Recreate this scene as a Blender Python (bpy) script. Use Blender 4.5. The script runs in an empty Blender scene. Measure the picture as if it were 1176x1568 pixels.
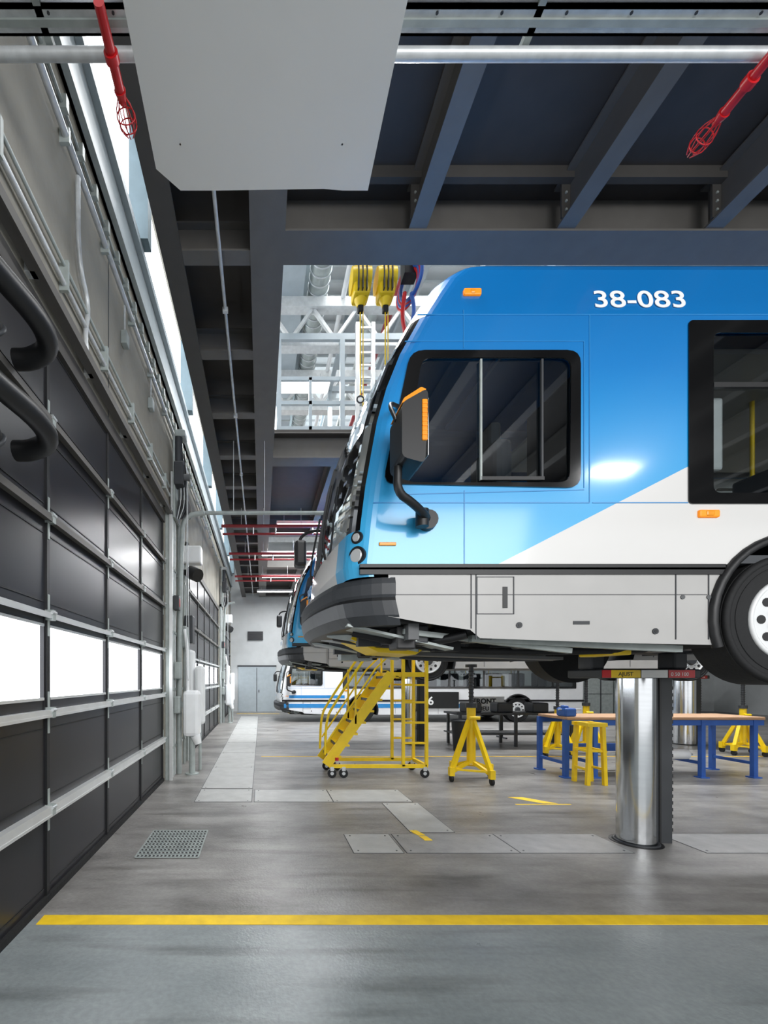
import bpy, math, random
from mathutils import Vector, Matrix
from mathutils.geometry import tessellate_polygon
random.seed(4)
EYE=1.7
scene=bpy.context.scene
scene.view_settings.view_transform='Standard'
scene.view_settings.look='None'
scene.view_settings.exposure=.25

# ------------------------------------------------------------------ materials
def lin(h):
    h=h.lstrip('#'); o=[]
    for i in (0,2,4):
        c=int(h[i:i+2],16)/255
        o.append(c/12.92 if c<=.04045 else ((c+.055)/1.055)**2.4)
    return (*o,1)
def newmat(name):
    m=bpy.data.materials.new(name); m.use_nodes=True
    nt=m.node_tree; b=nt.nodes['Principled BSDF']; return m,nt,b
def P(name,col,rough=.5,metal=0,var=.08,scale=6,bump=0,bscale=40,coat=0,stretch=None):
    m,nt,b=newmat(name)
    b.inputs['Roughness'].default_value=rough
    b.inputs['Metallic'].default_value=metal
    b.inputs['Coat Weight'].default_value=coat
    b.inputs['Coat Roughness'].default_value=.08
    tc=nt.nodes.new('ShaderNodeTexCoord')
    mp=nt.nodes.new('ShaderNodeMapping')
    if stretch: mp.inputs['Scale'].default_value=stretch
    nt.links.new(tc.outputs['Object'],mp.inputs['Vector'])
    n=nt.nodes.new('ShaderNodeTexNoise'); n.inputs['Scale'].default_value=scale; n.inputs['Detail'].default_value=5
    nt.links.new(mp.outputs['Vector'],n.inputs['Vector'])
    c=lin(col)
    r=nt.nodes.new('ShaderNodeValToRGB')
    r.color_ramp.elements[0].position=.3; r.color_ramp.elements[1].position=.7
    r.color_ramp.elements[0].color=(*[x*(1-var) for x in c[:3]],1)
    r.color_ramp.elements[1].color=(*[min(1,x*(1+var)) for x in c[:3]],1)
    nt.links.new(n.outputs['Fac'],r.inputs['Fac']); nt.links.new(r.outputs['Color'],b.inputs['Base Color'])
    if bump:
        n2=nt.nodes.new('ShaderNodeTexNoise'); n2.inputs['Scale'].default_value=bscale; n2.inputs['Detail'].default_value=4
        nt.links.new(mp.outputs['Vector'],n2.inputs['Vector'])
        bp=nt.nodes.new('ShaderNodeBump'); bp.inputs['Strength'].default_value=bump; bp.inputs['Distance'].default_value=.01
        nt.links.new(n2.outputs['Fac'],bp.inputs['Height']); nt.links.new(bp.outputs['Normal'],b.inputs['Normal'])
    return m
def EM(name,col,s):
    m,nt,b=newmat(name); c=lin(col)
    b.inputs['Base Color'].default_value=c
    b.inputs['Emission Color'].default_value=c; b.inputs['Emission Strength'].default_value=s
    return m
def GL(name,tint,refl=.12,rough=.02):
    m,nt,b=newmat(name)
    out=nt.nodes['Material Output']
    t=nt.nodes.new('ShaderNodeBsdfTransparent'); t.inputs['Color'].default_value=tint
    g=nt.nodes.new('ShaderNodeBsdfGlossy'); g.inputs['Roughness'].default_value=rough
    g.inputs['Color'].default_value=(.9,.95,1,1)
    fr=nt.nodes.new('ShaderNodeFresnel'); fr.inputs['IOR'].default_value=1.5
    ad=nt.nodes.new('ShaderNodeMath'); ad.operation='ADD'; ad.inputs[1].default_value=refl-.04; ad.use_clamp=True
    nt.links.new(fr.outputs['Fac'],ad.inputs[0])
    mx=nt.nodes.new('ShaderNodeMixShader')
    nt.links.new(ad.outputs[0],mx.inputs[0]); nt.links.new(t.outputs[0],mx.inputs[1]); nt.links.new(g.outputs[0],mx.inputs[2])
    nt.links.new(mx.outputs[0],out.inputs['Surface'])
    return m

M={}
M['steel']=P('painted_steel_grey','#5f5d5a',.5,0,.06)
M['steeld']=P('painted_steel_dark','#494745',.55,0,.06)
M['deck']=P('deck_dark','#3d3936',.6,0,.08)
M['lightsteel']=P('painted_steel_light','#a9b4ba',.45,0,.05)
M['teal']=P('teal_steel','#6d8088',.5)
M['galv']=P('galvanised','#c6cacc',.36,.3,.12,14)
M['galvp']=P('galvanised_paint','#a2aaa8',.42,.1,.14,8)
M['chrome']=P('chrome','#d9dcdf',.15,1,.03,4,stretch=(1,1,8))
M['blk']=P('black_plastic','#1b1c1e',.45,0,.1)
M['blkg']=P('black_gloss','#0c0d0f',.12,0,.05,coat=.5)
M['rub']=P('rubber','#17181a',.75,0,.15,bump=.3)
M['dkgrey']=P('dark_grey_plastic','#36393d',.5,0,.08)
M['midgrey']=P('mid_grey_plastic','#585a5c',.5,0,.08)
M['wallb']=P('concrete_grey','#918e84',.8,0,.12,2.2,.25,18)
M['doorblk']=P('door_panel_dark','#242428',.3,0,.12,1.2)
M['alu']=P('aluminium','#d9dbdb',.34,.4,.05)
M['white']=P('white_paint','#e9ebec',.35,0,.03)
M['whitew']=P('white_body','#e6e8ea',.28,0,.02,coat=.5)
M['panel']=P('ceiling_panel_grey','#e6e6e3',.55,0,.02,1.3)
M['skirt']=P('skirt_grey','#b3b2b0',.4,0,.04,3)
M['yel']=P('yellow_paint','#f6d012',.38,0,.06)
M['yelfl']=P('yellow_floor_paint','#f8cc18',.6,0,.12,9)
M['red']=P('red_paint','#c41c22',.35)
M['dred']=P('sprinkler_red','#8e2328',.45)
M['blue']=P('bench_blue','#2a5cae',.45)
M['bstripe']=P('stripe_blue','#2f86c6',.3)
M['wood']=P('bench_wood','#b8916f',.5,0,.15,5,stretch=(1,8,8))
M['amber']=EM('amber_lens','#f08a10',.35)
M['amberb']=P('amber_plastic','#f39a1a',.3)
M['lamp']=EM('lamp_diffuser','#ffffff',5)
M['sky']=EM('frosted_daylight_pane','#f6faff',2.6)
M['glass']=GL('tinted_glass',(.60,.64,.64,1),.13)
M['wshield']=GL('windscreen_glass',(.42,.50,.48,1),.30)
M['roofl']=P('roof_deck_light','#bfc3c4',.6,0,.06,2)
M['truss']=P('truss_white','#d3d6d6',.5,0,.1,12,.4,60)
M['seat']=P('seat_fabric','#2b3541',.8)
M['inter']=P('bus_interior','#45484c',.7)
M['plate']=P('steel_floor_plate','#949595',.36,.2,.14,7,.35,90)
M['platel']=P('pale_floor_plate','#aaaba9',.38,0,.10,5,.25,90)  # paler plates; in the lane, reflected sheen is put into the colour
M['signw']=P('sign_white','#f4f5f5',.5)

def floor_mat():
    m,nt,b=newmat('floor_concrete')
    N=nt.nodes.new; L=nt.links.new
    tc=N('ShaderNodeTexCoord'); sx=N('ShaderNodeSeparateXYZ'); L(tc.outputs['Object'],sx.inputs[0])
    n1=N('ShaderNodeTexNoise'); n1.inputs['Scale'].default_value=1.1; n1.inputs['Detail'].default_value=10; n1.inputs['Roughness'].default_value=.66
    mp=N('ShaderNodeMapping'); mp.inputs['Scale'].default_value=(.7,1.6,1); L(tc.outputs['Object'],mp.inputs[0]); L(mp.outputs[0],n1.inputs['Vector'])
    r=N('ShaderNodeValToRGB'); e=r.color_ramp.elements; e[0].position=.34; e[1].position=.66
    e[0].color=lin('#666462'); e[1].color=lin('#9b9996')
    L(n1.outputs['Fac'],r.inputs['Fac'])
    r2=N('ShaderNodeValToRGB'); e=r2.color_ramp.elements; e[0].position=.3; e[1].position=.7
    e[0].color=lin('#7c8486'); e[1].color=lin('#979e9f'); L(n1.outputs['Fac'],r2.inputs['Fac'])
    lt=N('ShaderNodeMath'); lt.operation='LESS_THAN'; lt.inputs[1].default_value=3.1; L(sx.outputs['Y'],lt.inputs[0])
    mx=N('ShaderNodeMixRGB'); L(lt.outputs[0],mx.inputs[0]); L(r.outputs[0],mx.inputs[1]); L(r2.outputs[0],mx.inputs[2])
    # tyre scuffs and stains
    n3=N('ShaderNodeTexNoise'); n3.inputs['Scale'].default_value=1.9; n3.inputs['Detail'].default_value=7
    mp3=N('ShaderNodeMapping'); mp3.inputs['Scale'].default_value=(.35,3.0,1); L(tc.outputs['Object'],mp3.inputs[0]); L(mp3.outputs[0],n3.inputs['Vector'])
    r3=N('ShaderNodeValToRGB'); e=r3.color_ramp.elements; e[0].position=.54; e[1].position=.72; e[0].color=(1,1,1,1); e[1].color=(.5,.49,.48,1); L(n3.outputs['Fac'],r3.inputs['Fac'])
    mu=N('ShaderNodeMixRGB'); mu.blend_type='MULTIPLY'; mu.inputs[0].default_value=.85; L(mx.outputs[0],mu.inputs[1]); L(r3.outputs[0],mu.inputs[2])
    n6=N('ShaderNodeTexNoise'); n6.inputs['Scale'].default_value=30; n6.inputs['Detail'].default_value=6; L(tc.outputs['Object'],n6.inputs['Vector'])
    r6=N('ShaderNodeValToRGB'); e=r6.color_ramp.elements; e[0].position=.35; e[1].position=.65; e[0].color=(.9,.9,.9,1); e[1].color=(1.05,1.05,1.05,1); L(n6.outputs['Fac'],r6.inputs['Fac'])
    mu2=N('ShaderNodeMixRGB'); mu2.blend_type='MULTIPLY'; mu2.inputs[0].default_value=1; L(mu.outputs[0],mu2.inputs[1]); L(r6.outputs[0],mu2.inputs[2])
    L(mu2.outputs[0],b.inputs['Base Color'])
    n4=N('ShaderNodeTexNoise'); n4.inputs['Scale'].default_value=3; n4.inputs['Detail'].default_value=8; L(tc.outputs['Object'],n4.inputs['Vector'])
    mr=N('ShaderNodeMapRange'); mr.inputs[3].default_value=.2; mr.inputs[4].default_value=.46; L(n4.outputs['Fac'],mr.inputs[0]); L(mr.outputs[0],b.inputs['Roughness'])
    n5=N('ShaderNodeTexNoise'); n5.inputs['Scale'].default_value=55; n5.inputs['Detail'].default_value=3; L(tc.outputs['Object'],n5.inputs['Vector'])
    bp=N('ShaderNodeBump'); bp.inputs['Strength'].default_value=.35; bp.inputs['Distance'].default_value=.006; L(n5.outputs['Fac'],bp.inputs['Height']); L(bp.outputs[0],b.inputs['Normal'])
    return m
M['floor']=floor_mat()

def bus_paint():
    m,nt,b=newmat('bus_paint_blue_white')
    N=nt.nodes.new; L=nt.links.new
    def mth(op,a,c=None):
        n=N('ShaderNodeMath'); n.operation=op
        for i,v in enumerate((a,c)):
            if v is None: continue
            if isinstance(v,(int,float)): n.inputs[i].default_value=v
            else: L(v,n.inputs[i])
        return n.outputs[0]
    tc=N('ShaderNodeTexCoord'); s=N('ShaderNodeSeparateXYZ'); L(tc.outputs['Object'],s.inputs[0])
    X,Y,Z=s.outputs
    mr=N('ShaderNodeMapRange'); mr.inputs[1].default_value=.9; mr.inputs[2].default_value=2.9
    # livery fade: the paint itself runs from light blue at the sill to deep blue at the roof
    L(Z,mr.inputs[0])
    r=N('ShaderNodeValToRGB'); e=r.color_ramp.elements
    e[0].position=0; e[0].color=lin('#45b4e8'); e[1].position=.95; e[1].color=lin('#0870b8')
    k=e.new(.45); k.color=lin('#0e94da'); k=e.new(.7); k.color=lin('#087dc8')
    L(mr.outputs[0],r.inputs['Fac'])
    line=mth('ADD',mth('MULTIPLY',mth('SUBTRACT',X,1.72),.514),.835)
    w1=mth('LESS_THAN',Z,line)
    w2=mth('MULTIPLY',mth('MULTIPLY',mth('LESS_THAN',X,.9),mth('LESS_THAN',Z,1.22)),mth('LESS_THAN',mth('ABSOLUTE',Y),.95))
    w=mth('MAXIMUM',w1,w2)
    mx=N('ShaderNodeMixRGB'); L(w,mx.inputs[0]); L(r.outputs[0],mx.inputs[1]); mx.inputs[2].default_value=lin('#dad9d7')
    L(mx.outputs[0],b.inputs['Base Color'])
    b.inputs['Roughness'].default_value=.32; b.inputs['Coat Weight'].default_value=.7; b.inputs['Coat Roughness'].default_value=.10
    return m
M['bus']=bus_paint()

# ------------------------------------------------------------------ mesh builder
class MB:
    def __init__(s): s.v=[];s.f=[];s.mi=[];s.sm=[];s.m=[]
    def k(s,m):
        m=M[m] if isinstance(m,str) else m
        if m not in s.m: s.m.append(m)
        return s.m.index(m)
    def add(s,vs,fs,m,smooth=False):
        o=len(s.v); s.v+= [tuple(v) for v in vs]; k=s.k(m)
        for f in fs: s.f.append([i+o for i in f]); s.mi.append(k); s.sm.append(smooth)
    def box(s,x0,x1,y0,y1,z0,z1,m):
        v=[(x,y,z) for x in (x0,x1) for y in (y0,y1) for z in (z0,z1)]
        s.add(v,[(0,1,3,2),(4,6,7,5),(0,4,5,1),(2,3,7,6),(0,2,6,4),(1,5,7,3)],m)
    def bbox(s,x0,x1,y0,y1,z0,z1,m,b=.02):
        x0,x1=sorted((x0,x1));y0,y1=sorted((y0,y1));z0,z1=sorted((z0,z1))
        b=min(b,(x1-x0)/3,(y1-y0)/3,(z1-z0)/3)
        import bmesh
        bm=bmesh.new(); bmesh.ops.create_cube(bm,size=1)
        for v in bm.verts:
            v.co=Vector(((x0+x1)/2+v.co.x*(x1-x0),(y0+y1)/2+v.co.y*(y1-y0),(z0+z1)/2+v.co.z*(z1-z0)))
        bmesh.ops.bevel(bm,geom=bm.edges[:],offset=b,segments=2,affect='EDGES',profile=.5)
        bm.verts.index_update()
        s.add([v.co[:] for v in bm.verts],[[v.index for v in f.verts] for f in bm.faces],m); bm.free()
    def beam(s,p0,p1,w,h,m):
        p0=Vector(p0);p1=Vector(p1);d=(p1-p0).normalized()
        up=Vector((0,0,1)) if abs(d.z)<.95 else Vector((0,1,0))
        a=d.cross(up).normalized()*w/2; c=a.cross(d).normalized()*h/2
        v=[p+i*a+j*c for p in (p0,p1) for i,j in ((-1,-1),(1,-1),(1,1),(-1,1))]
        s.add(v,[(0,1,2,3),(7,6,5,4)]+[(i,(i+1)%4+0,(i+1)%4+4,i+4) for i in range(4)],m)
    def cyl(s,p0,p1,r,m,r1=None,seg=16,caps=True):
        p0=Vector(p0);p1=Vector(p1);r1=r if r1 is None else r1;d=(p1-p0).normalized()
        up=Vector((0,0,1)) if abs(d.z)<.9 else Vector((1,0,0))
        a=d.cross(up).normalized();b=d.cross(a)
        c=[(math.cos(t*2*math.pi/seg),math.sin(t*2*math.pi/seg)) for t in range(seg)]
        v=[p0+r*(x*a+y*b) for x,y in c]+[p1+r1*(x*a+y*b) for x,y in c]
        s.add(v,[(i,(i+1)%seg,(i+1)%seg+seg,i+seg) for i in range(seg)],m,True)
        if caps:
            s.add(v[:seg],[list(range(seg))],m); s.add(v[seg:],[list(range(seg))],m)
    def tube(s,pts,r,m,seg=10,smooth=2):
        pts=[Vector(p) for p in pts]
        for _ in range(smooth):
            q=[pts[0]]
            for a,b in zip(pts,pts[1:]): q+=[a*.75+b*.25,a*.25+b*.75]
            q.append(pts[-1]); pts=q
        n=len(pts); rings=[]; a=None
        for i,p in enumerate(pts):
            d=(pts[min(i+1,n-1)]-pts[max(i-1,0)]).normalized()
            if a is None:
                up=Vector((0,0,1)) if abs(d.z)<.9 else Vector((1,0,0)); a=d.cross(up).normalized()
            a=(a-d*a.dot(d)).normalized(); b=d.cross(a)
            rings+=[p+r*(math.cos(t*2*math.pi/seg)*a+math.sin(t*2*math.pi/seg)*b) for t in range(seg)]
        fs=[(i*seg+t,i*seg+(t+1)%seg,(i+1)*seg+(t+1)%seg,(i+1)*seg+t) for i in range(n-1) for t in range(seg)]
        s.add(rings,fs,m,True); s.add(rings[:seg],[list(range(seg))],m); s.add(rings[-seg:],[list(range(seg))],m)
    def ring(s,c,R,r,axis,m,n=28,seg=8):
        c=Vector(c);ax=Vector(axis).normalized();up=Vector((0,0,1)) if abs(ax.z)<.9 else Vector((1,0,0))
        a=ax.cross(up).normalized();b=ax.cross(a);v=[]
        for i in range(n):
            t=2*math.pi*i/n;d=math.cos(t)*a+math.sin(t)*b
            for j in range(seg):
                u=2*math.pi*j/seg; v.append(c+d*(R+r*math.cos(u))+ax*r*math.sin(u))
        s.add(v,[(i*seg+j,i*seg+(j+1)%seg,((i+1)%n)*seg+(j+1)%seg,((i+1)%n)*seg+j) for i in range(n) for j in range(seg)],m,True)
    def xz(s,polys,y,m,t=0):
        P3=[[Vector((x,z,0)) for x,z in p] for p in polys]
        tri=tessellate_polygon(P3); fl=[q for p in polys for q in p]
        s.add([(x,y,z) for x,z in fl],tri,m)
        if t:
            s.add([(x,y+t,z) for x,z in fl],tri,m)
            for p in polys:
                n=len(p); v=[(x,y,z) for x,z in p]+[(x,y+t,z) for x,z in p]
                s.add(v,[(i,(i+1)%n,(i+1)%n+n,i+n) for i in range(n)],m)
    def xy(s,poly,z0,z1,m):
        n=len(poly);v=[(x,y,z0) for x,y in poly]+[(x,y,z1) for x,y in poly]
        s.add(v,[list(range(n)),list(range(2*n-1,n-1,-1))]+[(i,(i+1)%n,(i+1)%n+n,i+n) for i in range(n)],m)
    def text(s,t,size,loc,rot,m,bold=.0,sx=1.0):
        cu=bpy.data.curves.new('t','FONT'); cu.body=t; cu.size=size; cu.extrude=.0015; cu.offset=bold
        ob=bpy.data.objects.new('t',cu); scene.collection.objects.link(ob)
        dg=bpy.context.evaluated_depsgraph_get(); dg.update(); me=ob.evaluated_get(dg).to_mesh()
        mt=Matrix.Translation(loc)@rot.to_4x4()@Matrix.Diagonal((sx,1,1,1))
        s.add([mt@v.co for v in me.vertices],[list(p.vertices) for p in me.polygons],m)
        ob.evaluated_get(dg).to_mesh_clear(); bpy.data.objects.remove(ob); bpy.data.curves.remove(cu)
    def mesh(s,name):
        me=bpy.data.meshes.new(name); me.from_pydata(s.v,[],s.f)
        for m in s.m: me.materials.append(m)
        me.polygons.foreach_set('material_index',s.mi); me.polygons.foreach_set('use_smooth',s.sm); me.update(); return me
    def obj(s,name,loc=(0,0,0),parent=None):
        o=bpy.data.objects.new(name,s.mesh(name)); o.location=loc; scene.collection.objects.link(o)
        if parent: o.parent=parent
        return o
FRONT=Matrix.Rotation(math.pi/2,3,'X')   # text facing -Y

# ------------------------------------------------------------------ BUS
def rrect(x0,x1,z0,z1,r=.06,n=4):
    o=[]
    for cx,cz,a in ((x1-r,z1-r,0),(x0+r,z1-r,90),(x0+r,z0+r,180),(x1-r,z0+r,270)):
        for i in range(n+1):
            t=math.radians(a+90*i/n); o.append((cx+r*math.cos(t),cz+r*math.sin(t)))
    return o
def rpoly(pts,r=.06,n=4):
    o=[];N=len(pts)
    for i in range(N):
        p=Vector(pts[i]);a=Vector(pts[i-1]);b=Vector(pts[(i+1)%N])
        u=p+(a-p).normalized()*r; w=p+(b-p).normalized()*r
        for k in range(n+1):
            t=k/n; q=u*(1-t)**2+p*2*t*(1-t)+w*t*t; o.append((q.x,q.y))
    return o
XS=[(.75,.715),(.85,.70),(1.15,.73),(1.43,.765),(1.9,.85),(2.15,.92),(2.4,1.02),(2.67,1.17),(2.85,1.28),(3.0,1.38),(3.1,1.50),(3.17,1.68),(3.2,1.9)]
def xs(z):
    if z<=XS[0][0]: return XS[0][1]
    for (a,b),(c,d) in zip(XS,XS[1:]):
        if z<=c: return b+(d-b)*(z-a)/(c-a)
    return XS[-1][1]
XR=12.65; WX=3.90; WX2=10.05; WZ=.44
def front_curve(xn,bow,rc,w,n=22):
    pts=[]; v0=1-rc/w
    c=[-1+(1-v0)*(1-math.cos(math.pi/2*i/7)) for i in range(8)]
    mid=[-v0+2*v0*i/n for i in range(1,n)]
    vs=c+mid+[-q for q in c[::-1]]
    for v in vs:
        a=max(0,(abs(v)-v0)/(1-v0))
        pts.append((xn+bow*v*v+rc*(1-math.sqrt(max(0,1-a*a))),v*w,v))
    return pts
def arch_bottom(z,R,x0,x1):
    o=[(x0,z)]
    for wx in (WX,WX2):
        dx=math.sqrt(R*R-(z-WZ)**2); a0=math.atan2(z-WZ,-dx); a1=math.atan2(z-WZ,dx)
        if a0<0: a0+=2*math.pi
        for i in range(17):
            t=a0+(a1-a0)*i/16; o.append((wx+R*math.cos(t),WZ+R*math.sin(t)))
    o.append((x1,z)); return o
def wheel(mb,x,side):
    y0=1.27*side; y1=.98*side
    mb.cyl((x,y0-.03*side,WZ),(x,y1,WZ),.485,'rub',seg=48)
    mb.cyl((x,y0,WZ),(x,y0-.03*side,WZ),.455,'rub',r1=.485,seg=48,caps=True)
    mb.ring((x,y0-.02*side,WZ),.455,.028,(0,1,0),'rub',48)
    mb.ring((x,y0,WZ),.40,.006,(0,1,0),'rub',48)
    mb.ring((x,y0+.0*side,WZ),.29,.018,(0,1,0),'white',40)
    mb.cyl((x,y0+.004*side,WZ),(x,y0-.04*side,WZ),.285,'white',r1=.285,seg=40)
    for i in range(10):
        a=i*math.pi/5
        mb.cyl((x+.215*math.cos(a),y0+.007*side,WZ+.215*math.sin(a)),(x+.215*math.cos(a),y0,WZ+.215*math.sin(a)),.033,'blk',seg=14)
        a+=.31
        mb.cyl((x+.15*math.cos(a),y0+.03*side,WZ+.15*math.sin(a)),(x+.15*math.cos(a),y0,WZ+.15*math.sin(a)),.016,'galv',seg=8)
    mb.cyl((x,y0+.05*side,WZ),(x,y0,WZ),.09,'dkgrey',r1=.12,seg=24)
def make_bus(paint,number,ground=False):
    mb=MB(); W=1.3; BOW=.10; RC=.16
    zs=sorted(set([.75,.85,1.0,1.1,1.15,1.3,1.43,1.6,1.75,1.9,2.05,2.15,2.3,2.4,2.5,2.58,2.67,2.76,2.85,2.93,3.0,3.06,3.1,3.14,3.17,3.19,3.2]))
    def wid(z):
        if z<=2.67: return W
        if z<=3.0: return W-.06*((z-2.67)/.33)
        t=(z-3.0)/.2; return W-.06-.22*(1-math.sqrt(max(0,1-t*t)))
    rings=[]
    for z in zs:
        x=xs(z); w=wid(z); c=front_curve(x-BOW-.05,BOW,RC,w)
        rings.append([(XR,-w,z,-9)]+[(a,b,z,v) for a,b,v in c]+[(XR,w,z,9)])
    for i in range(len(zs)-1):
        for j in range(len(rings[0])-1):
            a,b=rings[i][j],rings[i][j+1]; c,d=rings[i+1][j+1],rings[i+1][j]
            side=(j==0 or j==len(rings[0])-2)
            if side and zs[i]<2.67-1e-6: continue
            v=(a[3]+b[3])/2; zm=(zs[i]+zs[i+1])/2; mat=paint
            if abs(v)<.975 and 1.1<zm<2.67:
                mat='wshield' if (zm<2.5 and abs(v)<.955) else 'blkg'
            mb.add([a[:3],b[:3],c[:3],d[:3]],[(0,1,2,3)],mat,True)
    top=[r[:3] for r in rings[-1]]; mb.add(top,[list(range(len(top)))],paint)
    for z0,z1 in zip(zs,zs[1:]):
        if 1.1<=z0 and z1<=2.51:
            q=[(xs(z)-.15-.006,0,z) for z in (z0,z1)]
            mb.beam(q[0],q[1],.035,.012,'blk')
    for s in (-1,1):
        mb.tube([(xs(1.12)-.15,s*.55,1.08),(xs(1.3)-.19,s*.5,1.28),(xs(1.8)-.17,s*.42,1.8)],.012,'blk',6)
    mb.box(XR-.02,XR,-W,W,.4,2.9,paint)
    fz=[z for z in zs if z<=2.671]
    front=[(xs(.84)-.05+RC,.84)]+[(xs(z)-.05+RC,z) for z in fz if z>.84]
    DW=rpoly([(1.04,1.435),(2.25,1.435),(2.26,2.345),(1.17,2.345)],.08)   # driver side glazing hole
    wins=[]; x=3.30
    while x<11.5: wins.append((x,min(x+1.28,12.2))); x+=1.36
    holes=[rrect(a,b,1.36,2.53,.05) for a,b in wins]
    for s in (-1,1):
        bot=arch_bottom(.84,.60,front[0][0],XR)
        outer=bot+[(XR,2.67)]+front[::-1][:-1]
        mb.xz([outer,DW]+holes,s*W,paint)
        yo=s*(W+.006)
        mb.xz([rrect(3.12,12.35,1.28,2.62,.03)]+holes,yo-.003,'blkg',.006)
        of=rpoly([(.885,1.425),(2.33,1.395),(2.33,2.40),(1.09,2.40)],.1)
        mb.xz([of,DW],yo-.006,'blkg',.012)
        mb.xz([DW],s*(W-.01),'glass')
        for h in holes: mb.xz([h],s*(W-.01),'glass')
        for a,b in wins:
            mb.box(a,b,s*W-.012,s*W+.012,2.13,2.165,'blk')
            mb.box((a+b)/2-.012,(a+b)/2+.012,s*W-.012,s*W+.012,2.165,2.53,'blk')
        for xx in (1.60,2.045): mb.box(xx-.007,xx+.007,s*W-.02,s*W-.0,1.45,2.33,'galvp' if xx<1.9 else 'dkgrey')
        mb.box(1.6,2.06,s*W-.02,s*W,1.45,1.475,'blk')
        for a,b in ((.72,WX-.515),(WX+.515,WX2-.515),(WX2+.515,XR)):
            mb.box(a,b,s*W-.012,s*W+.014,.765,.84,'blk')
            mb.box(a,b,s*W-.012,s*W+.02,.80,.815,'dkgrey')
        def arc(wx,za,zb,left):
            o=[]
            for i in range(9):
                z=za+(zb-za)*i/8; dx=math.sqrt(.36-(z-WZ)**2); o.append((wx-dx if left else wx+dx,z))
            return o
        skm='skirt' if not ground else 'whitew'
        mb.xz([[(.93,.765),(.93,.46),(1.2,.41),(1.53,.36),(1.60,.30),(2.6,.265)]+arc(WX,.25,.765,True)],s*W,skm)
        mb.xz([arc(WX,.765,.25,False)+arc(WX2,.25,.765,True)],s*W,skm)
        mb.xz([arc(WX2,.765,.25,False)+[(XR,.25),(XR,.765)]],s*W,skm)
        if ground:
            mb.box(.8,WX-.65,s*(W+.002)-.004,s*(W+.002)+.004,.52,.68,'bstripe')
            mb.box(WX+.62,WX2-.62,s*(W+.002)-.004,s*(W+.002)+.004,.52,.68,'bstripe')
            mb.box(1.0,WX-.7,s*(W+.002)-.004,s*(W+.002)+.004,.9,1.02,'bstripe')
        for xx in (1.535,1.57,3.03,3.27,5.2,6.9,8.6):
            mb.box(xx-.004,xx+.004,s*W-.004,s*W+.004,.37 if xx<1.55 else .29,.765,'dkgrey')
        mb.box(.95,3.26,s*W-.003,s*W+.003,.616,.620,'dkgrey')
        for a,b,c,d in ((1.575,1.845,.745,.75),(1.575,1.845,.475,.48),(1.573,1.58,.475,.75),(1.842,1.849,.475,.75)):
            mb.box(a,b,s*W-.004,s*W+.005,c,d,'dkgrey')
        mb.box(1.765,1.80,s*W-.004,s*W+.008,.52,.675,'blk')
        mb.box(2.28,2.40,s*W-.004,s*W+.008,.40,.425,'dkgrey')
        for xx,zz in ((1.885,.395),(2.88,.35)):
            mb.cyl((xx,s*W,zz),(xx,s*(W+.008),zz),.022,'dkgrey')
            mb.cyl((xx,s*W,zz),(xx,s*(W+.01),zz),.012,'blk')
        for xx in (3.08,3.27): mb.cyl((xx,s*W,.6),(xx,s*(W+.006),.6),.016,'midgrey')
        for wx in (WX,WX2):
            pts=[]
            for i in range(25):
                t=math.radians(-20+220*i/24); pts.append((wx+.605*math.cos(t),s*(W+.005),WZ+.605*math.sin(t)))
            mb.tube(pts,.032,'blk',8,0)
            v=[];n=25
            for yy in (s*W,s*.75):
                for i in range(n):
                    t=math.radians(-20+220*i/(n-1)); v.append((wx+.6*math.cos(t),yy,WZ+.6*math.sin(t)))
            mb.add(v,[(i,i+1,i+1+n,i+n) for i in range(n-1)],'blk',True)
            wheel(mb,wx,s)
        def seam(x0,z0,x1,z1): 
            mb.beam((x0,s*(W+.0005),z0),(x1,s*(W+.0005),z1),.006,.006,'bstripe')
        seam(1.14,2.665,XR,2.665); seam(2.40,1.29,2.40,2.665); seam(2.42,1.29,3.12,1.29)
        seam(.82,1.29,2.40,1.29); seam(1.48,2.42,1.48,2.7); seam(1.485,.84,1.485,1.38); seam(2.36,1.40,2.36,2.47)
        seam(1.05,2.47,2.36,2.47); seam(2.36,1.385,1.0,1.35)
        for a,b,c,d in ((1.49,1.62,2.825,2.875),(3.19,3.34,1.18,1.235),):
            yy=s*(W-.03 if c>2.7 else W)
            mb.bbox(a,b,yy-.02,yy+.02,c,d,'amber',.01); mb.bbox(a+.045,b-.045,yy-.026,yy+.026,c+.006,d-.006,'amberb',.01)
        mb.bbox(.86,.985,s*W-.012,s*W+.012,.975,1.0,'amberb',.005)
        cx=xs(.95)
        for zz,rr in ((.915,.058),(1.05,.035)):
            mb.cyl((cx+.06,s*1.20,zz),(cx-.006,s*1.259,zz),rr+.012,'blk',seg=24); mb.cyl((cx+.0,s*1.252,zz),(cx-.014,s*1.266,zz),rr,'alu',r1=rr*.75,seg=24)
    mb.text(number,.205,(2.435,-W+.004,2.725),Matrix.Rotation(math.radians(90-10),3,'X'),'signw',bold=.002,sx=1.2)
    mb.text(number,.13,(xs(.9)-.162,.62,.93),Matrix.Rotation(-math.pi/2,3,'Z')@FRONT,'bstripe',bold=.004)
    mb.bbox(2.33,12.3,-1.08,1.08,3.15,3.24,paint,.03)
    mb.bbox(6.2,9.5,-.85,.85,3.22,3.34,paint,.04)
    # bumper (lofted)
    lv=[(.745,.46,.20,.29,1.3),(.70,.43,.22,.30,1.315),(.62,.43,.22,.30,1.315),(.60,.45,.22,.28,1.305),(.575,.43,.22,.30,1.315),(.47,.455,.22,.30,1.31),(.40,.52,.22,.26,1.27)]
    rg=[]
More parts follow.
